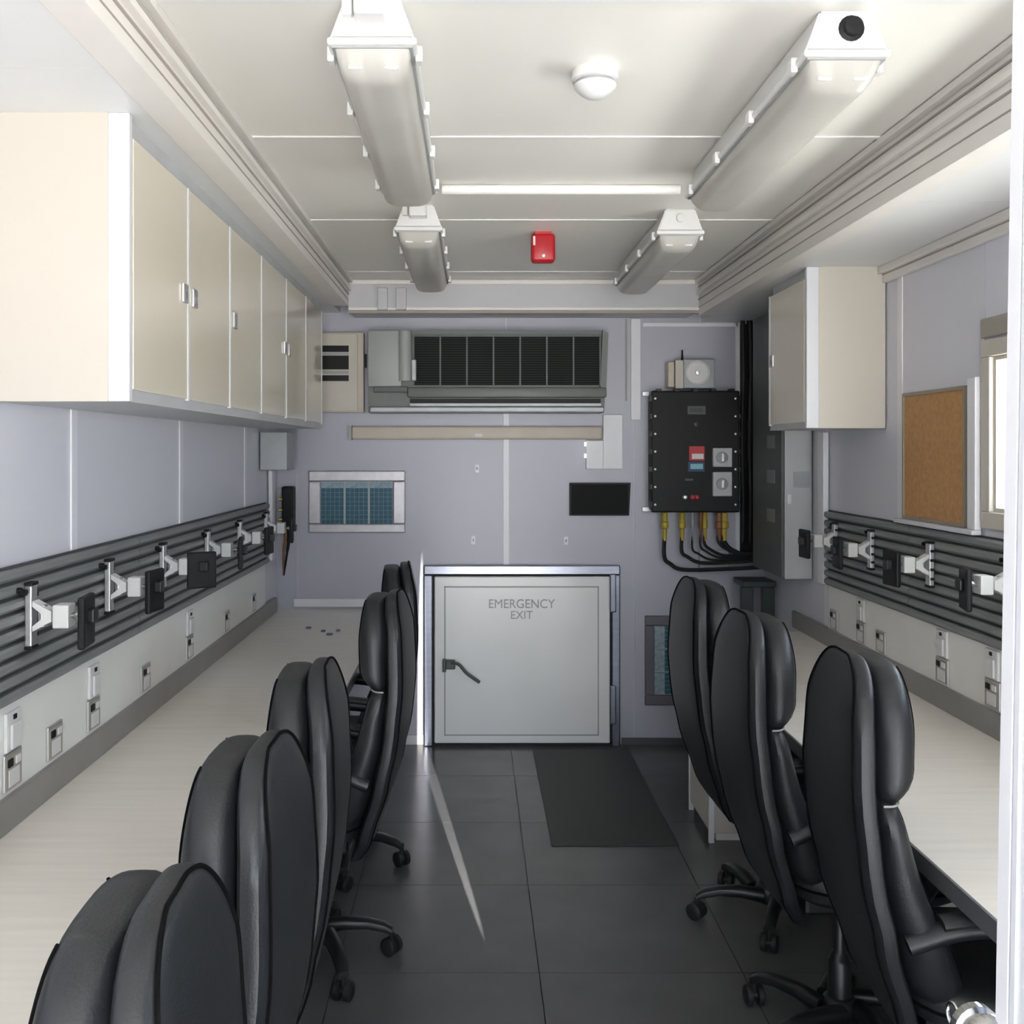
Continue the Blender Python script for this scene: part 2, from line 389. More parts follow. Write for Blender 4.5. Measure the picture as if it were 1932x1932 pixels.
hp = obj('handle', box(nb(), hx - .035, hx - .018, YB - .075, YB - .04, hz - .035, hz + .03, bev=.004), 'dgrey', lf)
bmh = nb(); box(bmh, hx - .02, hx + .03, YB - .07, YB - .04, hz - .022, hz + .026, bev=.006)
obj('handle_boss', bmh, 'dgrey', lf)
ex, ez = B(905, 1287, YB - .09)
obj('handle_lever', tube(nb(), [(hx + .01, YB - .075, hz + .015), (hx + .05, YB - .09, hz + .008), (hx + .09, YB - .095, hz - .035), (ex, YB - .095, ez)], .0085, n=10), 'dgrey', lf, smooth=True)
for zc in (.80, .22):
    hn = obj('hinge', box(nb(), lx1 - .004, lx1 + .03, YB - .062, YB - .04, zc - .10, zc + .10, bev=.006), 'steel', dr)
def text(name, s, x, y, z, size, m, parent, sx=1.0, rx=90, rz=0, ext=.0006):
    cu = bpy.data.curves.new('lettering', 'FONT'); cu.body = s; cu.size = size; cu.align_x = 'CENTER'; cu.align_y = 'CENTER'; cu.extrude = ext
    t = bpy.data.objects.new('lettering_tmp', cu); COL.objects.link(t)
    bpy.context.view_layer.update()
    me = bpy.data.meshes.new_from_object(t.evaluated_get(bpy.context.evaluated_depsgraph_get()))
    bpy.data.objects.remove(t)
    me.transform(Matrix.Diagonal((sx, 1, 1, 1))); me.materials.clear(); me.materials.append(M[m])
    o = bpy.data.objects.new(name, me); COL.objects.link(o); o.parent = parent
    o.location = Vector((x, y, z)) - wloc(parent); o.rotation_euler = (R(rx), 0, R(rz)); return o
tx, tz = B(984, 1140, YB - .045); text('lettering', 'EMERGENCY', tx, YB - .0452, tz, .066, 'ink', lf, .92)
tx, tz = B(984, 1161, YB - .045); text('lettering', 'EXIT', tx, YB - .0452, tz, .060, 'ink', lf, .95)

XLt, XRt = XL + .0056, XR - .0056                # face of the wall cover strips
# ---------------------------------------------------------------- worktops
cl = thing('worktop', 'long pale worktop running along the left wall to the back', 'worktop', (-.735, 2.7, 0))
bx('top', 'counter', cl, XLt, -.446, .35, YB, .682, .71, bev=.002)
bx('front_edge', 'edge', cl, -.446, -.44, .35, YB, .676, .711)
for y in (.45, 1.78, 3.42, 5.0): bx('support_panel', 'creamend', cl, XLt, -.88, y, y + .03, 0, .682)
bx('upstand', 'upstand', cl, XLt, XLt + .016, .35, YB - .1, .71, .787, bev=.003)
cr = thing('worktop', 'shorter pale worktop along the right wall below the corkboard', 'worktop', (1.22, 2.6, 0))
bx('top', 'counter', cr, .926, XRt, .95, 4.62, .682, .71, bev=.002)
bx('front_edge', 'edge', cr, .92, .926, .95, 4.62, .672, .711)
bx('upstand', 'upstand', cr, XRt - .016, XRt, .95, 4.74, .71, .787, bev=.003)
bx('support_panel', 'creamend', cr, 1.34, XRt, 1.30, 1.33, 0, .682)
bx('support_panel', 'creamend', cr, 1.34, XRt, 3.00, 3.03, 0, .682)
pd = thing('pedestal', 'cream pedestal cabinet under the far end of the right worktop', 'cabinet', (1.2, 4.14, 0))
bx('body', 'creamend', pd, .945, XRt - .02, 3.97, 4.31, .03, .668, bev=.002)
bx('side_panel', 'alu', pd, .925, .945, 3.95, 3.965, .0, .668); bx('side_panel', 'alu', pd, .925, .945, 4.315, 4.33, 0, .668)
bx('drawer_front', 'cream', pd, .928, .944, 3.968, 4.312, .04, .34, bev=.003); bx('drawer_front', 'cream', pd, .928, .944, 3.968, 4.312, .35, .66, bev=.003)
bx('plinth', 'mould', pd, .96, XRt - .03, 3.98, 4.30, 0, .03)
# dado boards with outlets sit on the wall above the upstand
o = bx('dado_board', 'dado', None, XLt, XLt + .006, .4, 4.93, .787, .983); tag(o, 'off-white dado board carrying sockets below the left slat panels', 'board')
o = bx('dado_board', 'dado', None, XRt - .006, XRt, 1.0, 4.28, .787, .968); tag(o, 'off-white dado board carrying sockets below the right slat panels', 'board')

# ---------------------------------------------------------------- sockets and switches
def ordinal(i): return ['nearest', 'second nearest', 'third nearest', 'fourth nearest', 'fifth nearest', 'sixth nearest', 'seventh nearest', 'eighth nearest'][i]
def mk_socket():
    t = thing('wall_socket', 'x', 'socket', group='metal wall sockets above the worktops')
    obj('plate', box(nb(), 0, .007, -.042, .042, 0, .082, bev=.002), 'alum', t)
    obj('frame', box(nb(), .0068, .0078, -.037, .037, .005, .077), 'tan', t)
    obj('socket_face', box(nb(), .0075, .0095, -.026, .026, .008, .046, bev=.0015), 'whitepl', t)
    obj('switch_rocker', box(nb(), .0075, .0115, -.030, -.008, .052, .070, bev=.0015), 'black', t)
    obj('switch_rocker', box(nb(), .0075, .0115, .006, .028, .052, .070, bev=.0015), 'whitepl', t)
    return t
def mk_switch():
    t = thing('wall_switch', 'x', 'switch', group='white data switches above the sockets')
    obj('plate', box(nb(), 0, .009, -.036, .036, 0, .086, bev=.003), 'whitepl', t)
    obj('cover', box(nb(), .009, .016, -.024, .024, .006, .060, bev=.003), 'whitepl', t)
    obj('indicator', box(nb(), .009, .012, -.007, .007, .068, .079, bev=.001), 'black', t)
    return t
sk0, sw0 = mk_socket(), mk_switch(); used = [False, False]
def place(k, X, sgn, Y, z, label):
    src = (sk0, sw0)[k]
    o = src if not used[k] else copy_tree(src); used[k] = True
    o.location = (X + sgn * .006, Y, z); o.rotation_euler = (0, 0, 0 if sgn > 0 else math.pi); o['label'] = label
for i, Y in enumerate((2.216, 2.44, 2.69, 3.116, 3.60, 4.14, 4.65)):
    place(0, XLt, 1, Y, .797, f'metal socket above the left worktop, {ordinal(i)} to the camera')
for i, Y in enumerate((2.216, 2.69, 3.60)):
    place(1, XLt, 1, Y, .882, f'white switch above a left wall socket, {ordinal(i)} to the camera')
for i, Y in enumerate((2.917, 3.23, 3.717, 3.908, 4.20)):
    place(0, XRt, -1, Y, .793, f'metal socket above the right worktop, {ordinal(i)} to the camera')
for i, Y in enumerate((2.917, 3.23, 3.908)):
    place(1, XRt, -1, Y, .878, f'white switch above a right wall socket, {ordinal(i)} to the camera')

# ---------------------------------------------------------------- slat panels
def slat_panel(X, sgn, y0, y1, z0, z1, label, n=9):
    t = thing('slat_panel', label, 'slat panel', (X, (y0 + y1) / 2, z0), 'grey slat panels on the side walls')
    bx('backing', 'slatback', t, X, X + sgn * .006, y0, y1, z0, z1)
    p = (z1 - z0) / n; me = None
    for i in range(n):
        za = z0 + i * p
        if me is None:
            bm = nb(); q = [(0, 0), (.008 * sgn, .002), (.018 * sgn, .010), (.018 * sgn, p - .012), (.012 * sgn, p - .006), (0, p - .006)]
            prism(bm, q, 'y', -(y1 - y0) / 2, (y1 - y0) / 2)
            me = bpy.data.meshes.new('slat'); bm.to_mesh(me); bm.free(); me.materials.append(M['slat'])
        o = bpy.data.objects.new('slat', me); COL.objects.link(o); o.parent = t
        o.location = Vector((X + sgn * .006, (y0 + y1) / 2, za)) - t.location
    return t
slat_panel(XLt, 1, .4, 3.018, .985, 1.285, 'near grey slat panel on the left wall under the cabinets')
slat_panel(XLt, 1, 3.022, 4.95, .985, 1.285, 'far grey slat panel on the left wall reaching the white post')
slat_panel(XRt, -1, 1.0, 3.448, .97, 1.287, 'near grey slat panel on the right wall under the window')
slat_panel(XRt, -1, 3.452, 4.28, .97, 1.287, 'far grey slat panel on the right wall left of the corkboard')
o = bx('wall_post', 'strip', None, XLt, XLt + .02, 5.03, 5.10, .99, 1.44, bev=.003); tag(o, 'white upright post at the far end of the left slat panel', 'post')
o = bx('wall_post', 'strip', None, XRt - .024, XRt, 4.29, 4.36, .97, 1.62, bev=.003); tag(o, 'white upright post at the far end of the right slat panel', 'post')

# ---------------------------------------------------------------- monitor arms
def mk_arm(yaw):
    t = thing('monitor_arm', 'x', 'monitor arm', group='short monitor arms on the slat panels')
    bm = nb(); box(bm, 0, .016, -.016, .016, -.068, .068, bev=.003)
    rl = obj('rail', bm, 'alum', t)
    for z in (-.075, .068): obj('rail_cap', box(nb(), -.001, .018, -.018, .018, z, z + .008, bev=.002), 'black', rl)
    for z in (-.045, -.015, .015, .045): obj('rail_clip', box(nb(), .004, .014, .016, .026, z - .004, z + .004), 'black', rl)
    for z, y in ((.062, -.05), (.055, -.028)): obj('rail_screw', lathe(nb(), (.0, y, z), (1, 0, 0), [(.007, 0), (.007, .010), (.004, .012)], 10), 'black', rl, smooth=True)
    bm = nb(); prism(bm, [(.018, -.034), (.050, -.016), (.060, -.012), (.060, .012), (.050, .016), (.018, .034), (.018, .022), (.040, .004), (.040, -.004), (.018, -.022)], 'y', -.017, .017)
    obj('bracket', bm, 'whitepl', t)
    obj('bracket_pivot', lathe(nb(), (.034, 0, -.024), (0, 0, 1), [(.010, 0), (.010, .048)], 14), 'alum', t, smooth=True)
    obj('arm_block', box(nb(), .064, .100, -.022, .022, -.026, .026, bev=.003), 'whitepl', t)
    obj('joint', lathe(nb(), (.1, 0, 0), (1, 0, 0), [(.006, 0), (.006, .012), (.010, .013), (.010, .020), (.006, .021), (.006, .03)], 12), 'chrome', t, smooth=True)
    pl = obj('mount_plate', box(nb(), -.008, .008, -.046, .046, -.058, .058, bev=.005), 'black', t)
    pl.location = (.132, 0, -.058 - .012); pl.rotation_euler = (0, 0, R(yaw))
    hb = obj('mount_hub', box(nb(), -.03, 0, -.016, .016, -.016, .016, bev=.004), 'nylon', t); hb.location = (.140, 0, -.016)
    return t
arm0 = mk_arm(0); first = [True]
def arm(X, sgn, Y, yaw, label, z=1.17):
    o = arm0 if first[0] else copy_tree(arm0); first[0] = False
    o.location = (X + sgn * .024, Y, z); o.rotation_euler = (0, 0, 0 if sgn > 0 else math.pi); o['label'] = label
    for c in o.children:
        if c.name.startswith('mount_plate'): c.rotation_euler = (0, 0, R(yaw))
for i, (Y, yaw) in enumerate(((2.26, 6), (2.745, -8), (3.22, -62), (3.76, 10), (4.28, -6), (4.82, 8))):
    arm(XLt, 1, Y, yaw, f'monitor arm on the left slat panel, {ordinal(i)} to the camera' + (', black plate turned outward' if i == 2 else ''))
for i, (Y, yaw) in enumerate(((2.78, -14), (3.27, 6), (3.755, -5), (4.13, 4))):
    arm(XRt, -1, Y, yaw, f'monitor arm on the right slat panel, {ordinal(i)} to the camera')

# ---------------------------------------------------------------- wall cabinets
def cabinet(label, X, sgn, y0, y1, z0, z1, zd0, zd1, doors, dep=.29, near_end=False):
    """X wall face, sgn into the room; doors: (y0, y1, latch side -1/1/0)"""
    xf = X + sgn * dep
    t = thing('wall_cabinet', label, 'cabinet', (X, (y0 + y1) / 2, z0), 'cream wall cabinets')
    bx('body', 'creamend', t, X, xf - sgn * .022, y0 + (.004 if near_end else 0), y1, z0 + .008, z1)
    bx('bottom_panel', 'lgrey', t, X, xf - sgn * .004, y0, y1, z0, z0 + .008)
    bx('top_rail', 'lgrey', t, xf - sgn * .022, xf - sgn * .016, y0, y1, zd1, z1); bx('bottom_rail', 'lgrey', t, xf - sgn * .022, xf - sgn * .006, y0, y1, z0 + .008, zd0)
    if near_end:
        bx('end_panel', 'creamend', t, X, xf - sgn * .046, y0 - .006, y0 + .004, z0, z1)
        bx('corner_post', 'alu', t, xf - sgn * .046, xf, y0 - .008, y0 + .014, z0, z1, bev=.003)
    for (a, b, s) in doors:
        d = bx('door', 'cream', t, xf - sgn * .020, xf, a + .010, b - .010, zd0, zd1, bev=.002)
        bx('edge_strip', 'alu', d, xf - sgn * .021, xf + sgn * .002, b - .0095, b + .0045, zd0 - .004, zd1)
        if s:
            yc = a + .045 if s < 0 else b - .045
            zc = (zd0 + zd1) / 2 - .005
            q = obj('latch', box(nb(), xf, xf + sgn * .007, yc - .020, yc + .020, zc - .024, zc + .024, bev=.002), 'alum', d)
            q2 = obj('latch_slot', box(nb(), xf + sgn * .0068, xf + sgn * .0076, yc - .013, yc + .013, zc - .016, zc + .004), 'mgrey', d)
    return t
DY = [2.157, 2.598, 3.044, 3.498, 3.96, 4.42, 4.88]
zd0, zd1 = 1.672, 2.215
cabinet('near cream wall cabinet on the left with bright end panel and two doors', XLt, 1, DY[0], DY[2], 1.645, ZL, zd0, zd1, ((DY[0] + .01, DY[1], 1), (DY[1], DY[2], -1)), near_end=True)
cabinet('middle cream two-door wall cabinet of the left row', XLt, 1, DY[2], DY[4], 1.645, ZL, zd0, zd1, ((DY[2], DY[3], -1), (DY[3], DY[4], 1)))
cabinet('farthest cream two-door wall cabinet of the left row, near the breaker box', XLt, 1, DY[4], DY[6], 1.645, ZL, zd0, zd1, ((DY[4], DY[5], -1), (DY[5], DY[6], 0)))
cabinet('small single-door cream wall cabinet on the right wall beside the corkboard', XRt, -1, 3.707, 4.17, 1.622, ZR, 1.645, 2.175, ((3.72, 4.165, 1),), near_end=True)

# ---------------------------------------------------------------- corkboard
ck = thing('corkboard', 'brown corkboard hung on the right wall beside the window', 'board', (XRt, 3.3, 1.303))
bx('cork', 'cork', ck, XRt - .012, XRt - .002, 3.085, 3.51, 1.315, 1.727)
for a in ((3.075, 3.52, 1.727, 1.739), (3.075, 3.52, 1.303, 1.315), (3.075, 3.085, 1.315, 1.727), (3.51, 3.52, 1.315, 1.727)):
    bx('frame', 'corkfr', ck, XRt - .016, XRt, *a)
o = bx('ledge_strip', 'alu', None, XRt - .03, XRt, 3.0, 3.56, 1.287, 1.302, bev=.002); tag(o, 'white ledge strip running under the corkboard', 'trim strip')
o = bx('corner_strip', 'strip', None, XRt - .02, XRt, 3.0, 3.05, 1.302, 1.76, bev=.003); tag(o, 'white upright strip between corkboard and window', 'trim strip')

# ---------------------------------------------------------------- ceiling lights
def mk_light(Lg=1.09, gland='whitepl'):
    t = thing('ceiling_light', 'x', 'light', group='twin tube ceiling lights')
    # origin: near end, centre, at ceiling; z down negative
    hw = .072
    bm = nb(); prism(bm, [(-hw + .02, 0), (-hw, -.055), (-hw - .009, -.078), (hw + .009, -.078), (hw, -.055), (hw - .02, 0)], 'y', 0, Lg)
    bmesh.ops.bevel(bm, geom=[e for e in bm.edges], offset=.004, segments=2, affect='EDGES')
    bd = obj('housing', bm, 'whitepl', t)
    obj('rim', box(nb(), -hw - .012, hw + .012, -.006, Lg + .006, -.090, -.076, bev=.004), 'whitepl', t)
    obj('gasket', box(nb(), -hw - .004, hw + .004, .002, Lg - .002, -.094, -.0895), 'greypl', t)
    # trough diffuser with rounded underside and sloping ends
    bm = nb(); rows = []
    N = 12
    for (y, s) in ((.006, .02), (.02, .55), (.045, .92), (.07, 1), (Lg - .07, 1), (Lg - .045, .92), (Lg - .02, .55), (Lg - .006, .02)):
        row = []
        for i in range(N + 1):
            a = math.pi * i / N; cx = -math.copysign(abs(math.cos(a)) ** .55, math.cos(a)); cz = abs(math.sin(a)) ** .7
            row.append((cx * (hw - .002), y, -.092 - .052 * s * cz))
        rows.append([bm.verts.new(p) for p in row])
    for a, b in zip(rows, rows[1:]):
        for i in range(N): bm.faces.new((a[i], a[i + 1], b[i + 1], b[i]))
    bmesh.ops.recalc_face_normals(bm, faces=bm.faces[:])
    obj('diffuser', bm, 'diff', t, smooth=True)
    for x in (-.034, .034):
        tb = obj('lamp_tube', cyl(nb(), (x, .05, -.108), (x, Lg - .05, -.108), .013, n=12), 'tube', t, smooth=True)
        obj('lamp_holder', box(nb(), x - .014, x + .014, .022, .05, -.126, -.095, bev=.003), 'whitepl', t)
    for s in (-1, 1):
        for y in (.05, .36, .68, 1.0):
            bm = nb(); box(bm, s * (hw + .006), s * (hw + .020), y, y + .03, -.100, -.070, bev=.003)
            obj('clip', bm, 'whitepl', t)
    bm = nb(); lathe(bm, (0, .012, -.034), (0, -1, 0), [(.020, 0), (.020, .010), (.014, .012), (.014, .022), (.004, .023)], 16)
    obj('end_gland', bm, gland, t, smooth=True)
    return t
def mk_base(t, w=True):
    obj('mount_bracket', box(nb(), -.03, .03, -.05, .004, -.05, -.004, bev=.006), 'whitepl', t)
    obj('mount_bracket', box(nb(), -.055, -.035, -.02, .004, -.04, -.004, bev=.004), 'whitepl', t)
lt = mk_light()
def place_light(src, x, y, label, glandmat=None, bracket=False):
    o = src; o.location = (x, y, ZC - .0); o['label'] = label
    return o
l2 = copy_tree(lt); l3 = copy_tree(lt); l4 = copy_tree(lt)
mk_base(lt); mk_base(l2)
place_light(lt, -.19, 1.888, 'near left twin-tube ceiling light with beige diffuser')
place_light(l2, -.19, 3.48, 'far left twin-tube ceiling light in front of the air conditioner')
place_light(l3, .722, 1.945, 'near right twin-tube ceiling light with black hole in its end')
place_light(l4, .728, 3.54, 'far right twin-tube ceiling light near the red sounder')
for c in l3.children:
    if c.name.startswith('end_gland'):
        c.data = c.data.copy(); c.data.materials[0] = M['black']; c.data.transform(Matrix.Scale(1.25, 4)); c.location = (.008, -.004, -.060)
# conduit between the two rows
o = obj('conduit', cyl(nb(), (-.10, 3.22, ZC - .016), (.66, 3.22, ZC - .016), .016, n=14), 'ceilstrip', None, smooth=True)
tag(o, 'white conduit crossing the ceiling between the two rows of lights', 'conduit')

# ---------------------------------------------------------------- smoke detector, sounder
sd = thing('smoke_detector', 'round white smoke detector in the middle of the ceiling', 'smoke detector', (.272, 2.25, ZC))
obj('base', lathe(nb(), (.272, 2.25, ZC), (0, 0, -1), [(.050, 0), (.052, .004), (.052, .024), (.048, .026)], 32), 'whitepl', sd, smooth=True)
obj('collar', lathe(nb(), (.272, 2.25, ZC - .026), (0, 0, -1), [(.044, 0), (.044, .007)], 32), 'mgrey', sd, smooth=True)
obj('cap', lathe(nb(), (.272, 2.25, ZC - .033), (0, 0, -1), [(.047, 0), (.047, .006), (.036, .018), (.022, .028), (.006, .031)], 32), 'whitepl', sd, smooth=True)
al = thing('alarm_sounder', 'small red alarm sounder hanging from the ceiling', 'alarm', (.272, 3.93, ZC))
obj('body', box(nb(), .225, .318, 3.90, 3.96, ZC - .118, ZC - .006, bev=.014, seg=3), 'red', al, smooth=True)
bx('mount', 'red', al, .24, .303, 3.905, 3.955, ZC - .01, ZC)
bx('label_plate', 'whitepl', al, .232, .240, 3.8985, 3.9005, ZC - .055, ZC - .02)
obj('lamp', lathe(nb(), (.272, 3.901, ZC - .095), (0, -1, 0), [(.006, 0), (.006, .002), (.002, .004)], 12), 'tube', al, smooth=True)

# ---------------------------------------------------------------- air conditioner
YA = 5.09
ac = thing('air_conditioner', 'grey split air conditioner with open dark filter front on the back wall', 'air conditioner', (.08, YB, 1.74))
ax0, az1 = B(693, 622, YA); ax1, az0 = B(1146, 778, YA)
bm = nb(); prism(bm, [(ax0, az0), (ax1 - .012, az0), (ax1 + .004, az1 - .02), (ax1 - .012, az1), (ax0 + .01, az1)], 'y', YA + .035, YB)
obj('housing', bm, 'acgrey', ac)
gx0, gz1 = B(780, 630, YA); gx1, gz0 = B(1133, 726, YA)
fg = obj('filter', box(nb(), gx0, gx1, YA + .024, YA + .036, gz0, gz1), 'grille', ac)
for i in range(8):
    x = gx0 + (gx1 - gx0) * i / 7.0
    bx('filter_rib', 'dgrey', fg, x - .004, x + .004, YA + .012, YA + .026, gz0, gz1)
bx('filter_rib', 'dgrey', fg, gx0, gx1, YA + .016, YA + .026, gz1 - .012, gz1)
bm = nb(); prism(bm, [(gx1, gz0 - .01), (ax1 - .005, gz0 - .02), (ax1 + .006, az1 - .015), (gx1 + .012, az1)], 'y', YA + .005, YA + .04)
obj('end_cap', bm, 'acgrey', ac)
bm = nb(); box(bm, ax0, gx0 - .06, YA + .01, YA + .04, gz0 - .01, az1, bev=.010); obj('motor_cover', bm, 'greypl', ac, smooth=True)
obj('motor', cyl(nb(), (gx0 - .045, YA + .025, gz0 + .02), (gx0 - .045, YA + .025, az1 - .005), .035, n=18), 'greypl', ac, smooth=True)
obj('motor_strap', box(nb(), gx0 - .012, gx0 + .014, YA + .006, YA + .03, gz0 + .02, gz0 + .13, bev=.006), 'mgrey', ac)
bx('terminal_block', 'dgrey', ac, ax0 + .03, gx0 - .03, YA + .004, YA + .02, gz0 - .038, gz0 - .008, bev=.004)
_, q1 = B(0, 731, YA); _, q0 = B(0, 750, YA)
bm = nb(); box(bm, gx0 - .03, ax1 - .004, YA - .004, YA + .036, q0, q1, bev=.008); obj('front_bar', bm, 'acgrey', ac, smooth=True)
_, q3 = B(0, 752, YA); _, q2 = B(0, 765, YA)
bx('outlet_slot', 'black', ac, gx0 - .02, ax1 - .03, YA + .028, YA + .036, q2, q3)
bm = nb(); box(bm, gx0 - .02, ax1 - .03, YA + .004, YA + .016, q2 - .004, q2 + .012, bev=.002); obj('louvre', bm, 'mgrey', ac)
bm = nb(); box(bm, ax0 + .01, ax1 - .015, YA + .005, YA + .036, az0, q2 - .006, bev=.006); obj('bottom_lip', bm, 'mgrey', ac)

# ---------------------------------------------------------------- breaker box
bbx = thing('breaker_box', 'pale breaker box with dark windows beside the air conditioner', 'electrical box', (-.78, YB, 1.75))
YQ = YB - .07
a0, b1 = B(590, 627, YQ); a1, b0 = B(686, 778, YQ)
bx('box_body', 'batten', bbx, a0, a1, YQ + .004, YB, b0, b1, bev=.004)
bx('cover', 'creamend', bbx, a0 + .006, a1 - .03, YQ, YQ + .006, b0 + .006, b1 - .006, bev=.003)
for (p, q) in ((652, 664), (671, 697), (708, 719)):
    x0, z1 = B(608, p, YQ); x1, z0 = B(658, q, YQ); bx('breaker_window', 'black', bbx, x0, x1, YQ - .003, YQ + .001, z0, z1)
for q in (667.5, 702.5):
    x0, z1 = B(608, q - 3, YQ); x1, z0 = B(658, q + 3, YQ); bx('window_bar', 'greypl', bbx, x0, x1, YQ - .002, YQ + .001, z0, z1)
x0, z1 = B(686, 660, YQ); bx('side_latch', 'black', bbx, a1, a1 + .012, YQ + .02, YQ + .04, z1 - .09, z1 - .02)

# ---------------------------------------------------------------- batten, white box
bt = thing('screen_housing', 'long cream roller screen housing below the air conditioner', 'screen housing', (.02, YB, 1.6))
x0, z1 = B(663, 804, 5.24); x1, z0 = B(1137, 829, 5.24)
bm = nb(); box(bm, x0, x1, 5.235, YB, z0, z1, bev=.012, seg=3); obj('tube', bm, 'batten', bt, smooth=True)
bx('sticker', 'whitepl', bt, *[B(896, 0, 5.235)[0], B(910, 0, 5.235)[0]], 5.2335, 5.2352, B(0, 824, 5.235)[1], B(0, 818, 5.235)[1])
bx('end_bracket', 'greypl', bt, x0 - .018, x0, 5.245, YB, z0 - .004, z1 + .004)
wbx = thing('wall_box', 'flat white control box with two indicator lights above the black screen', 'box', (.72, YB, 1.44))
x0, z1 = B(1106, 782, YB - .03); x1, z0 = B(1175, 885, YB - .03); xm, _ = B(1138, 0, YB - .03); _, zm = B(0, 831, YB - .03)
bx('box_body', 'strip', wbx, xm, x1, YB - .03, YB, z0, z1, bev=.003); bx('box_body', 'strip', wbx, x0, xm, YB - .03, YB, z0, zm, bev=.003)
for p in (838, 860):
    x, z = B(1104, p, YB - .03); bx('indicator_light', 'glow', wbx, x - .005, x + .005, YB - .033, YB - .029, z - .011, z + .011, bev=.002)
sc_ = thing('display_screen', 'small blank black display screen on the back wall', 'screen', (.66, YB, 1.2))
x0, z1 = B(1075, 911, 5.25); x1, z0 = B(1190, 973, 5.25)
bm = nb(); prism(bm, [(x0, z0), (x1 - .008, z0), (x1, z1), (x0, z1)], 'y', 5.25, YB - .004); obj('bezel', bm, 'black', sc_)
bx('panel', 'screen', sc_, x0 + .008, x1 - .014, 5.2485, 5.2502, z0 + .008, z1 - .008)
bx('bracket', 'black', sc_, .60, .72, 5.27, YB, z0 + .03, z1 - .03)
# wall hooks
for i, (p, q, lb) in enumerate(((900, 884, 'small pale plastic hook high on the back wall left of centre'), (893, 1019, 'small pale plastic hook low on the back wall above the hatch'), (1068, 1020, 'small pale plastic hook under the black screen'))):
    x, z = B(p, q)
    hk = thing('wall_hook', lb, 'hook', (x, YB, z - .02), 'pale hooks on the back wall')
    bx('plate', 'strip', hk, x - .011, x + .011, YB - .004, YB, z - .022, z + .022, bev=.0015)
    obj('peg', tube(nb(), [(x, YB - .003, z + .004), (x, YB - .018, z - .004), (x, YB - .022, z + .008)], .003, n=6, k=4), 'lgrey', hk, smooth=True)

# ---------------------------------------------------------------- filter vents
def vent(label, p0, q0, p1, q1, i0, j0, i1, j1, fm, fr, vertical=False):
    x0, z1 = B(p0, q0); x1, z0 = B(p1, q1); a0, b1 = B(i0, j0); a1, b0 = B(i1, j1)
    t = thing('filter_vent', label, 'vent', ((x0 + x1) / 2, YB, z0), 'blue filter vents on the back wall')
    for a in ((x0, x1, b1, z1), (x0, x1, z0, b0), (x0, a0, b0, b1), (a1, x1, b0, b1)):
        bx('frame', fm, t, a[0], a[1], YB - .018, YB, a[2], a[3], bev=.006)
    n = 3
    if not vertical:
        hh = (b1 - b0) * .16
        for k in range(n):
            u0 = a0 + (a1 - a0) * k / n + .004; u1 = a0 + (a1 - a0) * (k + 1) / n - .004
            f = bx('filter_cell', 'filterblue', t, u0, u1, YB - .008, YB, b0, b1 - hh)
            for m in range(1, 5):
                bx('mesh_bar', 'filterpale', f, u0 + (u1 - u0) * m / 5 - .0008, u0 + (u1 - u0) * m / 5 + .0008, YB - .0095, YB - .008, b0, b1 - hh)
            for m in range(1, 8):
                z = b0 + (b1 - hh - b0) * m / 8; bx('mesh_bar', 'filterpale', f, u0, u1, YB - .0095, YB - .008, z - .0006, z + .0006)
            bx('filter_edge', 'filterpale', t, u0, u1, YB - .010, YB, b1 - hh, b1)
        for k in (1, 2): u = a0 + (a1 - a0) * k / n; bx('divider', 'lgrey', t, u - .005, u + .005, YB - .012, YB, b0, b1 - hh)
    else:
        ww = (b1 - b0) * .15
        for k in range(n):
            u0 = b0 + (b1 - b0) * k / n + .004; u1 = b0 + (b1 - b0) * (k + 1) / n - .004
            f = bx('filter_cell', 'filterblue', t, a0 + ww, a1, YB - .008, YB, u0, u1)
            for m in range(1, 5):
                z = u0 + (u1 - u0) * m / 5; bx('mesh_bar', 'filterpale', f, a0 + ww, a1, YB - .0095, YB - .008, z - .0008, z + .0008)
            bx('filter_edge', 'filterpale', t, a0, a0 + ww, YB - .010, YB, u0, u1)
        for k in (1, 2): u = b0 + (b1 - b0) * k / n; bx('divider', 'filterpale', t, a0 + ww, a1, YB - .012, YB, u - .005, u + .005)
    return t
vent('blue filter vent in a silvery frame above the left worktop', 583, 888, 765, 1005, 605, 908, 742, 988, 'foil', 0)
vent('blue filter vent in a dark frame low beside the hatch', 1216, 1161, 1330, 1330, 1234, 1180, 1312, 1310, 'vframe', 0, True)

# ---------------------------------------------------------------- black junction box in the left corner
jb = thing('junction_box', 'small black junction box with brass glands in the left back corner', 'electrical box', (-1.0, YB, 1.14))
x0, z1 = B(520, 918, 5.2); x1, z0 = B(553, 993, 5.2)
bx('box_body', 'black', jb, x0 + .03, x1, 5.2, YB, z0, z1, bev=.008)
for q in (942, 962, 980): z = B(0, q, 5.2)[1]; obj('gland', lathe(nb(), (x0 + .04, 5.215, z), (-1, -.3, 0), [(.011, 0), (.011, .014), (.008, .016), (.008, .026)], 10), 'brass', jb, smooth=True)
xc, zc = B(541, 1000, 5.23)
for k, s in enumerate((-.012, .006)):
    obj('cable_tail', tube(nb(), [(xc + s, 5.24, z0 + .01), (xc + s + .004, 5.24, z0 - .06), (xc + s - .006, 5.24, z0 - .14), (xc - .02, 5.25, z0 - .26)], [.010, .010, .008, .006, .005], n=8), 'rust' if k == 0 else 'black', jb, smooth=True)
o = bx('wall_box', 'mgrey', None, XLt, XLt + .13, 4.83, 5.06, 1.445, 1.63, bev=.004); tag(o, 'grey metal box tucked in the corner under the far left cabinet', 'box')

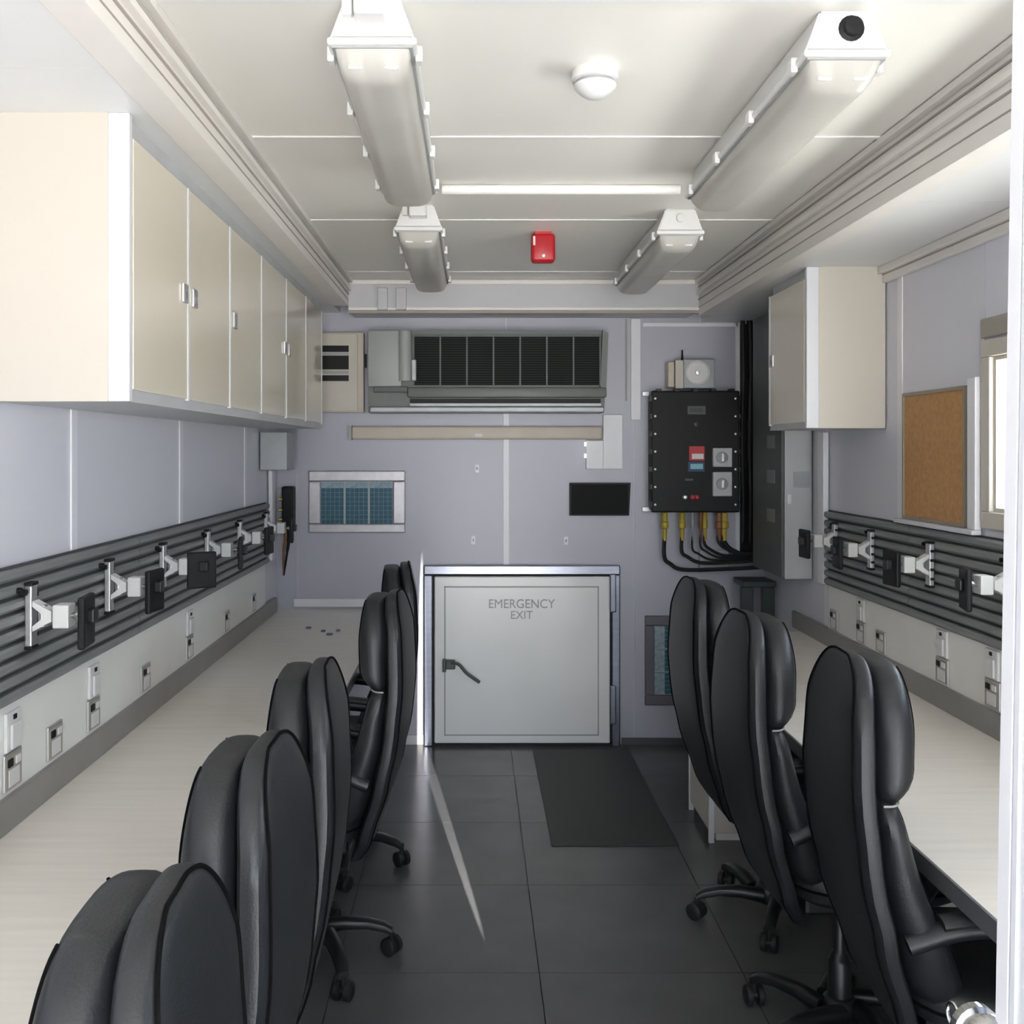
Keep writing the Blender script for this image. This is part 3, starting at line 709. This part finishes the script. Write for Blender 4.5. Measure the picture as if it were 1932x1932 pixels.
# ---------------------------------------------------------------- control panel on the back wall
YP = 5.13
cp = thing('control_panel', 'black industrial control panel with labels and sockets on the back wall', 'control panel', (1.14, YB, 1.22))
x0, z1 = B(1229, 737, YP); x1, z0 = B(1396, 967, YP)
bx('enclosure', 'black', cp, x0 + .008, x1 - .008, YP + .02, YB, z0 + .008, z1 - .008, bev=.012)
lid = bx('lid', 'black', cp, x0, x1, YP, YP + .022, z0, z1, bev=.008)
for k in range(7):
    z = z0 + .04 + (z1 - z0 - .08) * k / 6
    for xx in (x0 - .006, x1 - .010):
        bx('lid_clamp', 'nylon', cp, xx, xx + .016, YP + .002, YP + .04, z - .014, z + .014, bev=.003)
for k in range(5):
    x = x0 + .04 + (x1 - x0 - .08) * k / 4; bx('lid_clamp', 'nylon', cp, x - .014, x + .014, YP + .002, YP + .04, z1 - .006, z1 + .010, bev=.003)
for k in range(7):
    z = z0 + .04 + (z1 - z0 - .08) * k / 6
    for xx in (x0 + .020, x1 - .022): obj('lid_bolt', lathe(nb(), (xx, YP + .001, z), (0, -1, 0), [(.006, 0), (.006, .003), (.003, .004)], 8), 'alum', lid, smooth=True)
def lab(name, m, p0, q0, p1, q1, dep=.004, bev=.001, par=lid):
    a0, b1 = B(p0, q0, YP); a1, b0 = B(p1, q1, YP); return bx(name, m, par, a0, a1, YP - dep, YP + .001, b0, b1, bev=bev)
lab('display_window', 'dgrey', 1297, 766, 1331, 782); lab('display_window', 'green', 1301, 770, 1326, 778, .006)
x, z = B(1313, 800, YP); obj('knob', lathe(nb(), (x, YP, z), (0, -1, 0), [(.014, 0), (.013, .012), (.004, .013)], 14), 'nylon', lid, smooth=True)
lab('label_plate', 'redl', 1300, 842, 1329, 869); lab('label_plate', 'whitepl', 1305, 856, 1327, 866, .0045); lab('label_plate', 'blue', 1298, 871, 1329, 890); lab('label_plate', 'cyan', 1302, 875, 1326, 885, .005)
for (q0, q1) in ((845, 881), (890, 936)):
    s = lab('power_socket', 'lgrey', 1343, q0, 1379, q1, .03, .005)
    x, z = B(1362, (q0 + q1) / 2, YP - .03)
    obj('socket_flap', lathe(nb(), (x, YP - .03, z), (0, -1, 0), [(.030, 0), (.030, .010), (.024, .014), (.012, .016)], 18), 'greypl', s, smooth=True)
    bx('flap_catch', 'alum', s, x - .006, x + .006, YP - .054, YP - .044, z - .02, z + .02, bev=.002)
for p, m in ((1292, 'alum'), (1306, 'redl'), (1314, 'redl')):
    x, z = B(p, 938, YP); obj('push_button', lathe(nb(), (x, YP, z), (0, -1, 0), [(.012, 0), (.012, .008), (.009, .010), (.008, .018), (.003, .019)], 12), m, lid, smooth=True)
x, z = B(1300, 905, YP); bx('label_plate', 'dgrey', lid, x - .02, x + .02, YP - .003, YP + .001, z - .005, z + .005)
for q in (742, 962):
    for p in (1222, 1391): x, z = B(p, q, 5.2); obj('mounting_lug', box(nb(), x - .018, x + .018, 5.255, 5.265, z - .012, z + .012, bev=.002), 'alum', cp)
# cable glands and leads
leads = ((1254, 'yellow', 1050, 1075, .011), (1287, 'yellow', 1040, 1062, .010), (1307, 'mgrey', 1035, 1056, .006), (1322, 'rust', 1030, 1052, .006), (1330, 'yellow', 1025, 1048, .008), (1357, 'rust', 1020, 1044, .011), (1366, 'yellow', 1018, 1046, .012))
for i, (p, m, qm, qb, r) in enumerate(leads):
    Yc = YP + .06
    x, zt = B(p, 967, Yc)
    obj('cable_gland', lathe(nb(), (x, Yc, zt + .006), (0, 0, -1), [(r * .8, 0), (r * 1.5, .008), (r * 1.5, .05), (r * 1.9, .055), (r * 1.9, .085), (r * 1.2, .09), (r * 1.0, .15)], 12), m, cp, smooth=True)
    zb = B(0, qb, Yc)[1]; zq = B(0, qm, Yc)[1]
    xe = B(1445, 0, Yc)[0]
    obj('cable_lead', tube(nb(), [(x, Yc, zt - .10), (x - .002, Yc, zq), (x + .03, Yc, zb + .03), (x + .10, Yc, zb), ((x + xe) / 2 + .06, Yc, zb + .004), (xe - .04, Yc - .02 + .008 * i, zb + .015), (xe - .01, Yc - .04, zb + .02 - .008 * i)], r * .95, n=8), 'rubber', cp, smooth=True)
# gauge box on top
gb = thing('gauge_box', 'small metal timer box with round white dial on top of the control panel', 'gauge', (1.13, YB, 1.87))
YG = 5.17
x0, z1 = B(1290, 677, YG); x1, z0 = B(1349, 733, YG)
bx('case', 'mgrey', gb, x0, x1, YG, YB, z0, z1, bev=.006)
x, z = B(1316, 703, YG); obj('dial', lathe(nb(), (x, YG, z), (0, -1, 0), [(.060, 0), (.062, .006), (.056, .008), (.054, .004), (.01, .004)], 28), 'whitepl', gb, smooth=True)
obj('dial_knob', lathe(nb(), (x, YG - .004, z), (0, -1, 0), [(.014, 0), (.012, .012), (.003, .013)], 12), 'alum', gb, smooth=True)
a0, b1 = B(1262, 682, YG); a1, b0 = B(1274, 730, YG); bx('side_module', 'batten', gb, a0, a1, YG + .02, YB, b0, b1, bev=.004)
a0, b1 = B(1275, 679, YG); a1, b0 = B(1291, 733, YG); bx('side_module', 'creamend', gb, a0, a1, YG + .01, YB, b0, b1, bev=.004)
a0, b1 = B(1288, 660, YG + .03); obj('antenna', cyl(nb(), (a0, YG + .04, b1 - .06), (a0, YG + .04, b1), .007, .004, n=10), 'black', gb, smooth=True)

# ---------------------------------------------------------------- tall grey electrical cabinet in the right back corner
tg = thing('electrical_cabinet', 'tall grey electrical cabinet on the right wall behind the wall cabinet', 'cabinet', (1.45, 4.74, .965))
bx('body', 'lgrey', tg, 1.392, XRt, 4.50, 4.97, .965, 2.19, bev=.004)
dgd = bx('door', 'dgrey', tg, 1.378, 1.392, 4.505, 4.965, .97, 2.185, bev=.003)
for zc in (1.24, 1.42, 1.58): bx('sticker', 'slat', dgd, 1.3765, 1.379, 4.60, 4.72, zc - .03, zc + .03)
_, za = B(0, 890, 4.5); _, zb_ = B(0, 920, 4.5)
bx('name_plate', 'mgrey', tg, 1.43, 1.50, 4.496, 4.5005, zb_, za, bev=.001)
bx('catch', 'whitepl', tg, 1.40, 1.42, 4.492, 4.5005, 1.30, 1.345, bev=.002)
# vertical cables in the corner
for i, (x, m, lb) in enumerate(((1.400, 'rubber', 'black vertical cable beside the control panel'), (1.437, 'black', 'thick black cable in the corner left of the tall cabinet'), (1.474, 'rubber', 'dark cable closest to the tall cabinet door'))):
    r = (.012, .016, .013)[i]
    o = obj('cable', tube(nb(), [(x, 5.235, 2.215), (x + .004, 5.23, 1.95), (x - .004, 5.225, 1.6), (x + .003, 5.23, 1.3), (x, 5.23, 1.06)], r, n=8), m, None, smooth=True)
    tag(o, lb, 'cable', 'black cables in the back corner')
o = bx('cable_duct', 'black', None, 1.395, 1.50, 5.25, YB, 1.0, 2.20, bev=.004); tag(o, 'black cable duct standing in the right back corner', 'duct')
o = bx('cable_tray', 'green', None, 1.34, 1.505, 5.0, 5.19, .86, .89, bev=.004); tag(o, 'dark green cable tray under the bundled black leads', 'tray')
for k, (x, y, lb) in enumerate(((1.365, 5.03, 'dark green post under the cable tray, nearer the hatch'), (1.47, 5.03, 'dark green post under the cable tray, nearer the right wall'))):
    o = bx('post', 'green', None, x - .03, x + .03, y - .02, y + .02, 0, .86, bev=.004); tag(o, lb, 'post', 'dark green posts')
o = bx('junction_box', 'lgrey', None, 1.18, 1.33, 5.25, YB, .90, 1.02, bev=.004); tag(o, 'pale flat junction box under the hanging cable leads', 'electrical box')

# scraps on the worktop
for i, (p, q, s) in enumerate(((582, 1186, .012), (610, 1192, .010), (622, 1198, .014), (638, 1191, .009))):
    Y = (CH - .71) * F / (q - VPY); x = (p - VPX) * Y / F
    o = bx('scrap', 'bits', None, x - s, x + s, Y - .012, Y + .012, .71, .718, bev=.003)
    tag(o, ['small dark scrap on the far left worktop, leftmost of four', 'small dark scrap on the far left worktop, second from the left', 'largest dark scrap on the far left worktop', 'small dark scrap on the far left worktop, rightmost of four'][i], 'scrap', 'small scraps on the far left worktop')

# ---------------------------------------------------------------- office chairs
def sup(a, n): return math.copysign(abs(math.cos(a)) ** (2 / n), math.cos(a)), math.copysign(abs(math.sin(a)) ** (2 / n), math.sin(a))
def interp(tab, z):
    for (a, b) in zip(tab, tab[1:]):
        if z <= b[0]:
            t = (z - a[0]) / (b[0] - a[0]); t = max(0, min(1, t)); t2 = t * t * (3 - 2 * t)
            return a[1] + (b[1] - a[1]) * (t * .5 + t2 * .5)
    return tab[-1][1]
def pad(z0, z1, rear, front, wid, n=3.2, N=28, K=16, rt=.06, rb=.06, pw=2.4):
    """loft between rear(z) and front(z) with half width wid(z); rounded top and bottom over rt, rb"""
    rings = []; zs = []
    for i in range(K + 1):
        t = i / K; zs.append(z0 + (z1 - z0) * (t - .5 / math.pi * math.sin(2 * math.pi * t) * .85))
    for z in zs:
        f = 1.0
        if z > z1 - rt: u = min(1, (z - (z1 - rt)) / rt); f = max(.0, 1 - u ** pw) ** (1 / pw)
        if z < z0 + rb: u = min(1, ((z0 + rb) - z) / rb); f = min(f, max(.0, 1 - u ** pw) ** (1 / pw))
        xr, xf, hw = rear(z), front(z), wid(z)
        c = (xr + xf) / 2; d = (xf - xr) / 2
        fx = .42 + .58 * f ** .6 if z > z1 - rt else max(f, .02); fw = hw - rt * .9 * (1 - f) if z > z1 - rt else hw - rb * .9 * (1 - f)
        ring_ = []
        for k in range(N):
            cx, cy = sup(2 * math.pi * k / N, n); ring_.append(Vector((c + cx * d * fx, cy * fw, z)))
        rings.append(ring_)
    return rings
def mk_chair():
    t = thing('office_chair', 'x', 'chair', group='black leather office chairs at the worktops')
    rear = lambda z: interp([(.34, -.165), (.44, -.212), (.58, -.258), (.72, -.288), (.86, -.300), (1.0, -.295), (1.12, -.276)], z)
    wid = lambda z: interp([(.34, .145), (.46, .185), (.62, .212), (.80, .208), (.95, .186), (1.12, .160)], z)
    mid = lambda z: rear(z) + interp([(.34, .045), (.6, .055), (.9, .056), (1.12, .052)], z)
    sh = pad(.345, 1.12, rear, mid, wid, n=3.6, K=26, rt=.14, rb=.07, pw=2.2)
    so = obj('back_shell', skin(nb(), sh), 'leather', t, smooth=True)
    # piping where the side of the shell meets its rear panel
    N = 28
    out = Vector((-.0012, 0, .0008))
    tz = sh[-1][14]; yy = sh[-2][10].y
    path = [r[10] + out for r in sh[2:-1]] + [Vector((tz.x - .001, yy * f, tz.z + .0005)) for f in (.6, 0, -.6)] + [r[18] + out for r in reversed(sh[2:-1])]
    obj('piping', tube(nb(), path, .0026, n=6, k=2), 'piping', so, smooth=True)
    hf = lambda z: mid(z) + interp([(.84, .045), (.91, .080), (1.0, .082), (1.1, .064)], z)
    hr = pad(.852, 1.108, lambda z: mid(z) - .012, hf, lambda z: wid(z) - .004, n=3.2, K=18, rt=.125, rb=.055)
    ho = obj('headrest', skin(nb(), hr), 'leather', t, smooth=True)
    # stitched seam round the headrest sides
    r = pad(.852, 1.108, lambda z: mid(z) - .012, lambda z: hf(z) + .001, lambda z: wid(z) - .003, n=3.2, K=18, rt=.125, rb=.055)
    for k in (3, 25):
        obj('stitching', tube(nb(), [q[k] for q in r[2:-2]], .0022, n=5, k=2), 'piping', ho, smooth=True)
    lf_ = lambda z: mid(z) + interp([(.45, .115), (.55, .115), (.66, .085), (.80, .058), (.87, .042)], z)
    lr = pad(.46, .870, lambda z: mid(z) - .012, lf_, lambda z: wid(z) - .004, n=3.2, K=16, rt=.06, rb=.05)
    lo_ = obj('lumbar_cushion', skin(nb(), lr), 'leather', t, smooth=True)
    for k in (3, 25):
        obj('stitching', tube(nb(), [q[k] * 1.0 for q in lr[2:-2]], .0026, n=5, k=2), 'piping', lo_, smooth=True)
    z = .862; c = mid(z); nt = []
    for k in range(-13, 14):
        a = math.pi * k / 26; cx, cy = sup(a, 3.2); nt.append(Vector((c + abs(cx) * .050, cy * (wid(z) - .002), z)))
    obj('stitching', tube(nb(), nt, .0024, n=5, k=1), 'stitch', ho, smooth=True)
    # seat
    se = []
    for (zz, s) in ((.405, .55), (.415, .86), (.435, .98), (.46, 1.0), (.485, .985), (.50, .93), (.508, .75), (.512, .4)):
        se.append([Vector((.045 + sup(2 * math.pi * k / 32, 3.4)[0] * .225 * s, sup(2 * math.pi * k / 32, 3.4)[1] * .212 * s, zz)) for k in range(32)])
    st = obj('seat', skin(nb(), se), 'leather', t, smooth=True)
    obj('piping', tube(nb(), [p * 1 + Vector((0, 0, 0)) for p in se[3]] + [se[3][0]], .0035, n=6, k=1), 'piping', st, smooth=True)
    # padded arms
    for s in (-1, 1):
        y = s * .200
        ar = obj('armrest', tube(nb(), [(-.20, y * .97, .60), (-.10, y, .635), (.03, y, .640), (.13, y, .620), (.165, y, .57), (.15, y, .50), (.11, y * .99, .44)], 1, n=14, k=6, flat=(.026, .020, (0, 1, 0))), 'leather', t, smooth=True)
        obj('arm_pad', tube(nb(), [(-.14, y, .645), (-.06, y, .655), (.04, y, .658), (.11, y, .645)], 1, n=12, k=5, flat=(.025, .013, (0, 1, 0))), 'leather', ar, smooth=True)
    # mechanism, column, star base
    obj('mechanism', box(nb(), -.12, .14, -.075, .075, .352, .406, bev=.012), 'nylon', t)
    obj('tilt_lever', tube(nb(), [(.04, .07, .375), (.05, .15, .372), (.055, .20, .366)], .006, n=6, k=3), 'nylon', t, smooth=True)
    obj('gas_lift', lathe(nb(), (0, 0, .085), (0, 0, 1), [(.030, 0), (.030, .12), (.026, .125), (.020, .14), (.016, .145), (.016, .275)], 18), 'nylon', t, smooth=True)
    obj('hub', lathe(nb(), (0, 0, .055), (0, 0, 1), [(.038, 0), (.048, .01), (.048, .04), (.038, .055), (.03, .06)], 20), 'nylon', t, smooth=True)
    for k in range(5):
        a = 2 * math.pi * k / 5 + math.pi; u = Vector((math.cos(a), math.sin(a), 0)); v = Vector((-u.y, u.x, 0))
        rr = []
        for (d, zc, hw, hh) in ((.03, .088, .024, .022), (.10, .098, .022, .018), (.17, .096, .020, .015), (.222, .084, .019, .014), (.247, .070, .017, .012)):
            cc = u * d + Vector((0, 0, zc)); rr.append([cc + v * (sup(2 * math.pi * q / 12, 3)[0] * hw) + Vector((0, 0, sup(2 * math.pi * q / 12, 3)[1] * hh)) for q in range(12)])
        lg = obj('base_leg', skin(nb(), rr), 'nylon', t, smooth=True)
        cc = u * .243 + Vector((0, 0, 0))
        w_ = v if k % 2 else (v * .8 + u * .6)
        w_ = w_.normalized()
        bm = nb()
        for s in (-1, 1):
            lathe(bm, cc + Vector((0, 0, .027)) + w_ * (s * .008), w_ * s, [(.008, 0), (.027, .001), (.027, .014), (.022, .018), (.008, .019)], 18)
        cyl(bm, cc + Vector((0, 0, .027)) - w_ * .012, cc + Vector((0, 0, .027)) + w_ * .012, .010, n=10)
        cyl(bm, cc + Vector((0, 0, .03)), cc + Vector((0, 0, .068)), .008, n=10)
        obj('caster', bm, 'rubber', lg, smooth=True)
    return t
ch0 = mk_chair()
spots = [(-.545, .955, 180 + 2, 'nearest black office chair on the left, cut off by the picture corner', 18),
         (-.550, 1.465, 180 - 1, 'second black office chair along the left worktop, right behind the corner one', 18),
         (-.552, 1.99, 180 + 2, 'third black office chair along the left worktop, counted from the camera', 18),
         (-.485, 3.03, 180 - 3, 'fourth black office chair along the left worktop, just before the last one', 5),
         (-.505, 3.76, 180 + 4, 'farthest black office chair on the left, standing beside the hatch', -20),
         (1.035, 2.10, -3, 'nearest black office chair on the right, below the corkboard', 18),
         (.960, 2.64, 2, 'middle black office chair of the three on the right', 18),
         (.975, 3.325, 2, 'farthest black office chair on the right, in front of the dark vent', -10)]
for i, (x, y, a, lb, br) in enumerate(spots):
    o = ch0 if i == 0 else copy_tree(ch0)
    o.location = (x, y, 0); o.rotation_euler = (0, 0, R(a)); o['label'] = lb
    for c in o.children:                       # the star base swivels on its own
        if c.name.split('.')[0] == 'base_leg':
            m = Matrix.Rotation(R(br), 4, 'Z'); c.location = m @ c.location; c.rotation_euler = (0, 0, R(br))

# aim the streak spot: from beside the door edge towards the foot of the hatch frame
spo.location = (.413, .55, 2.0)
tgt = Vector((-.215, 4.9, .0)); d = (tgt - Vector(spo.location))
q = d.to_track_quat('-Z', 'Y'); spo.rotation_mode = 'QUATERNION'; spo.rotation_quaternion = q
spo.scale = (.022, 1, 1)
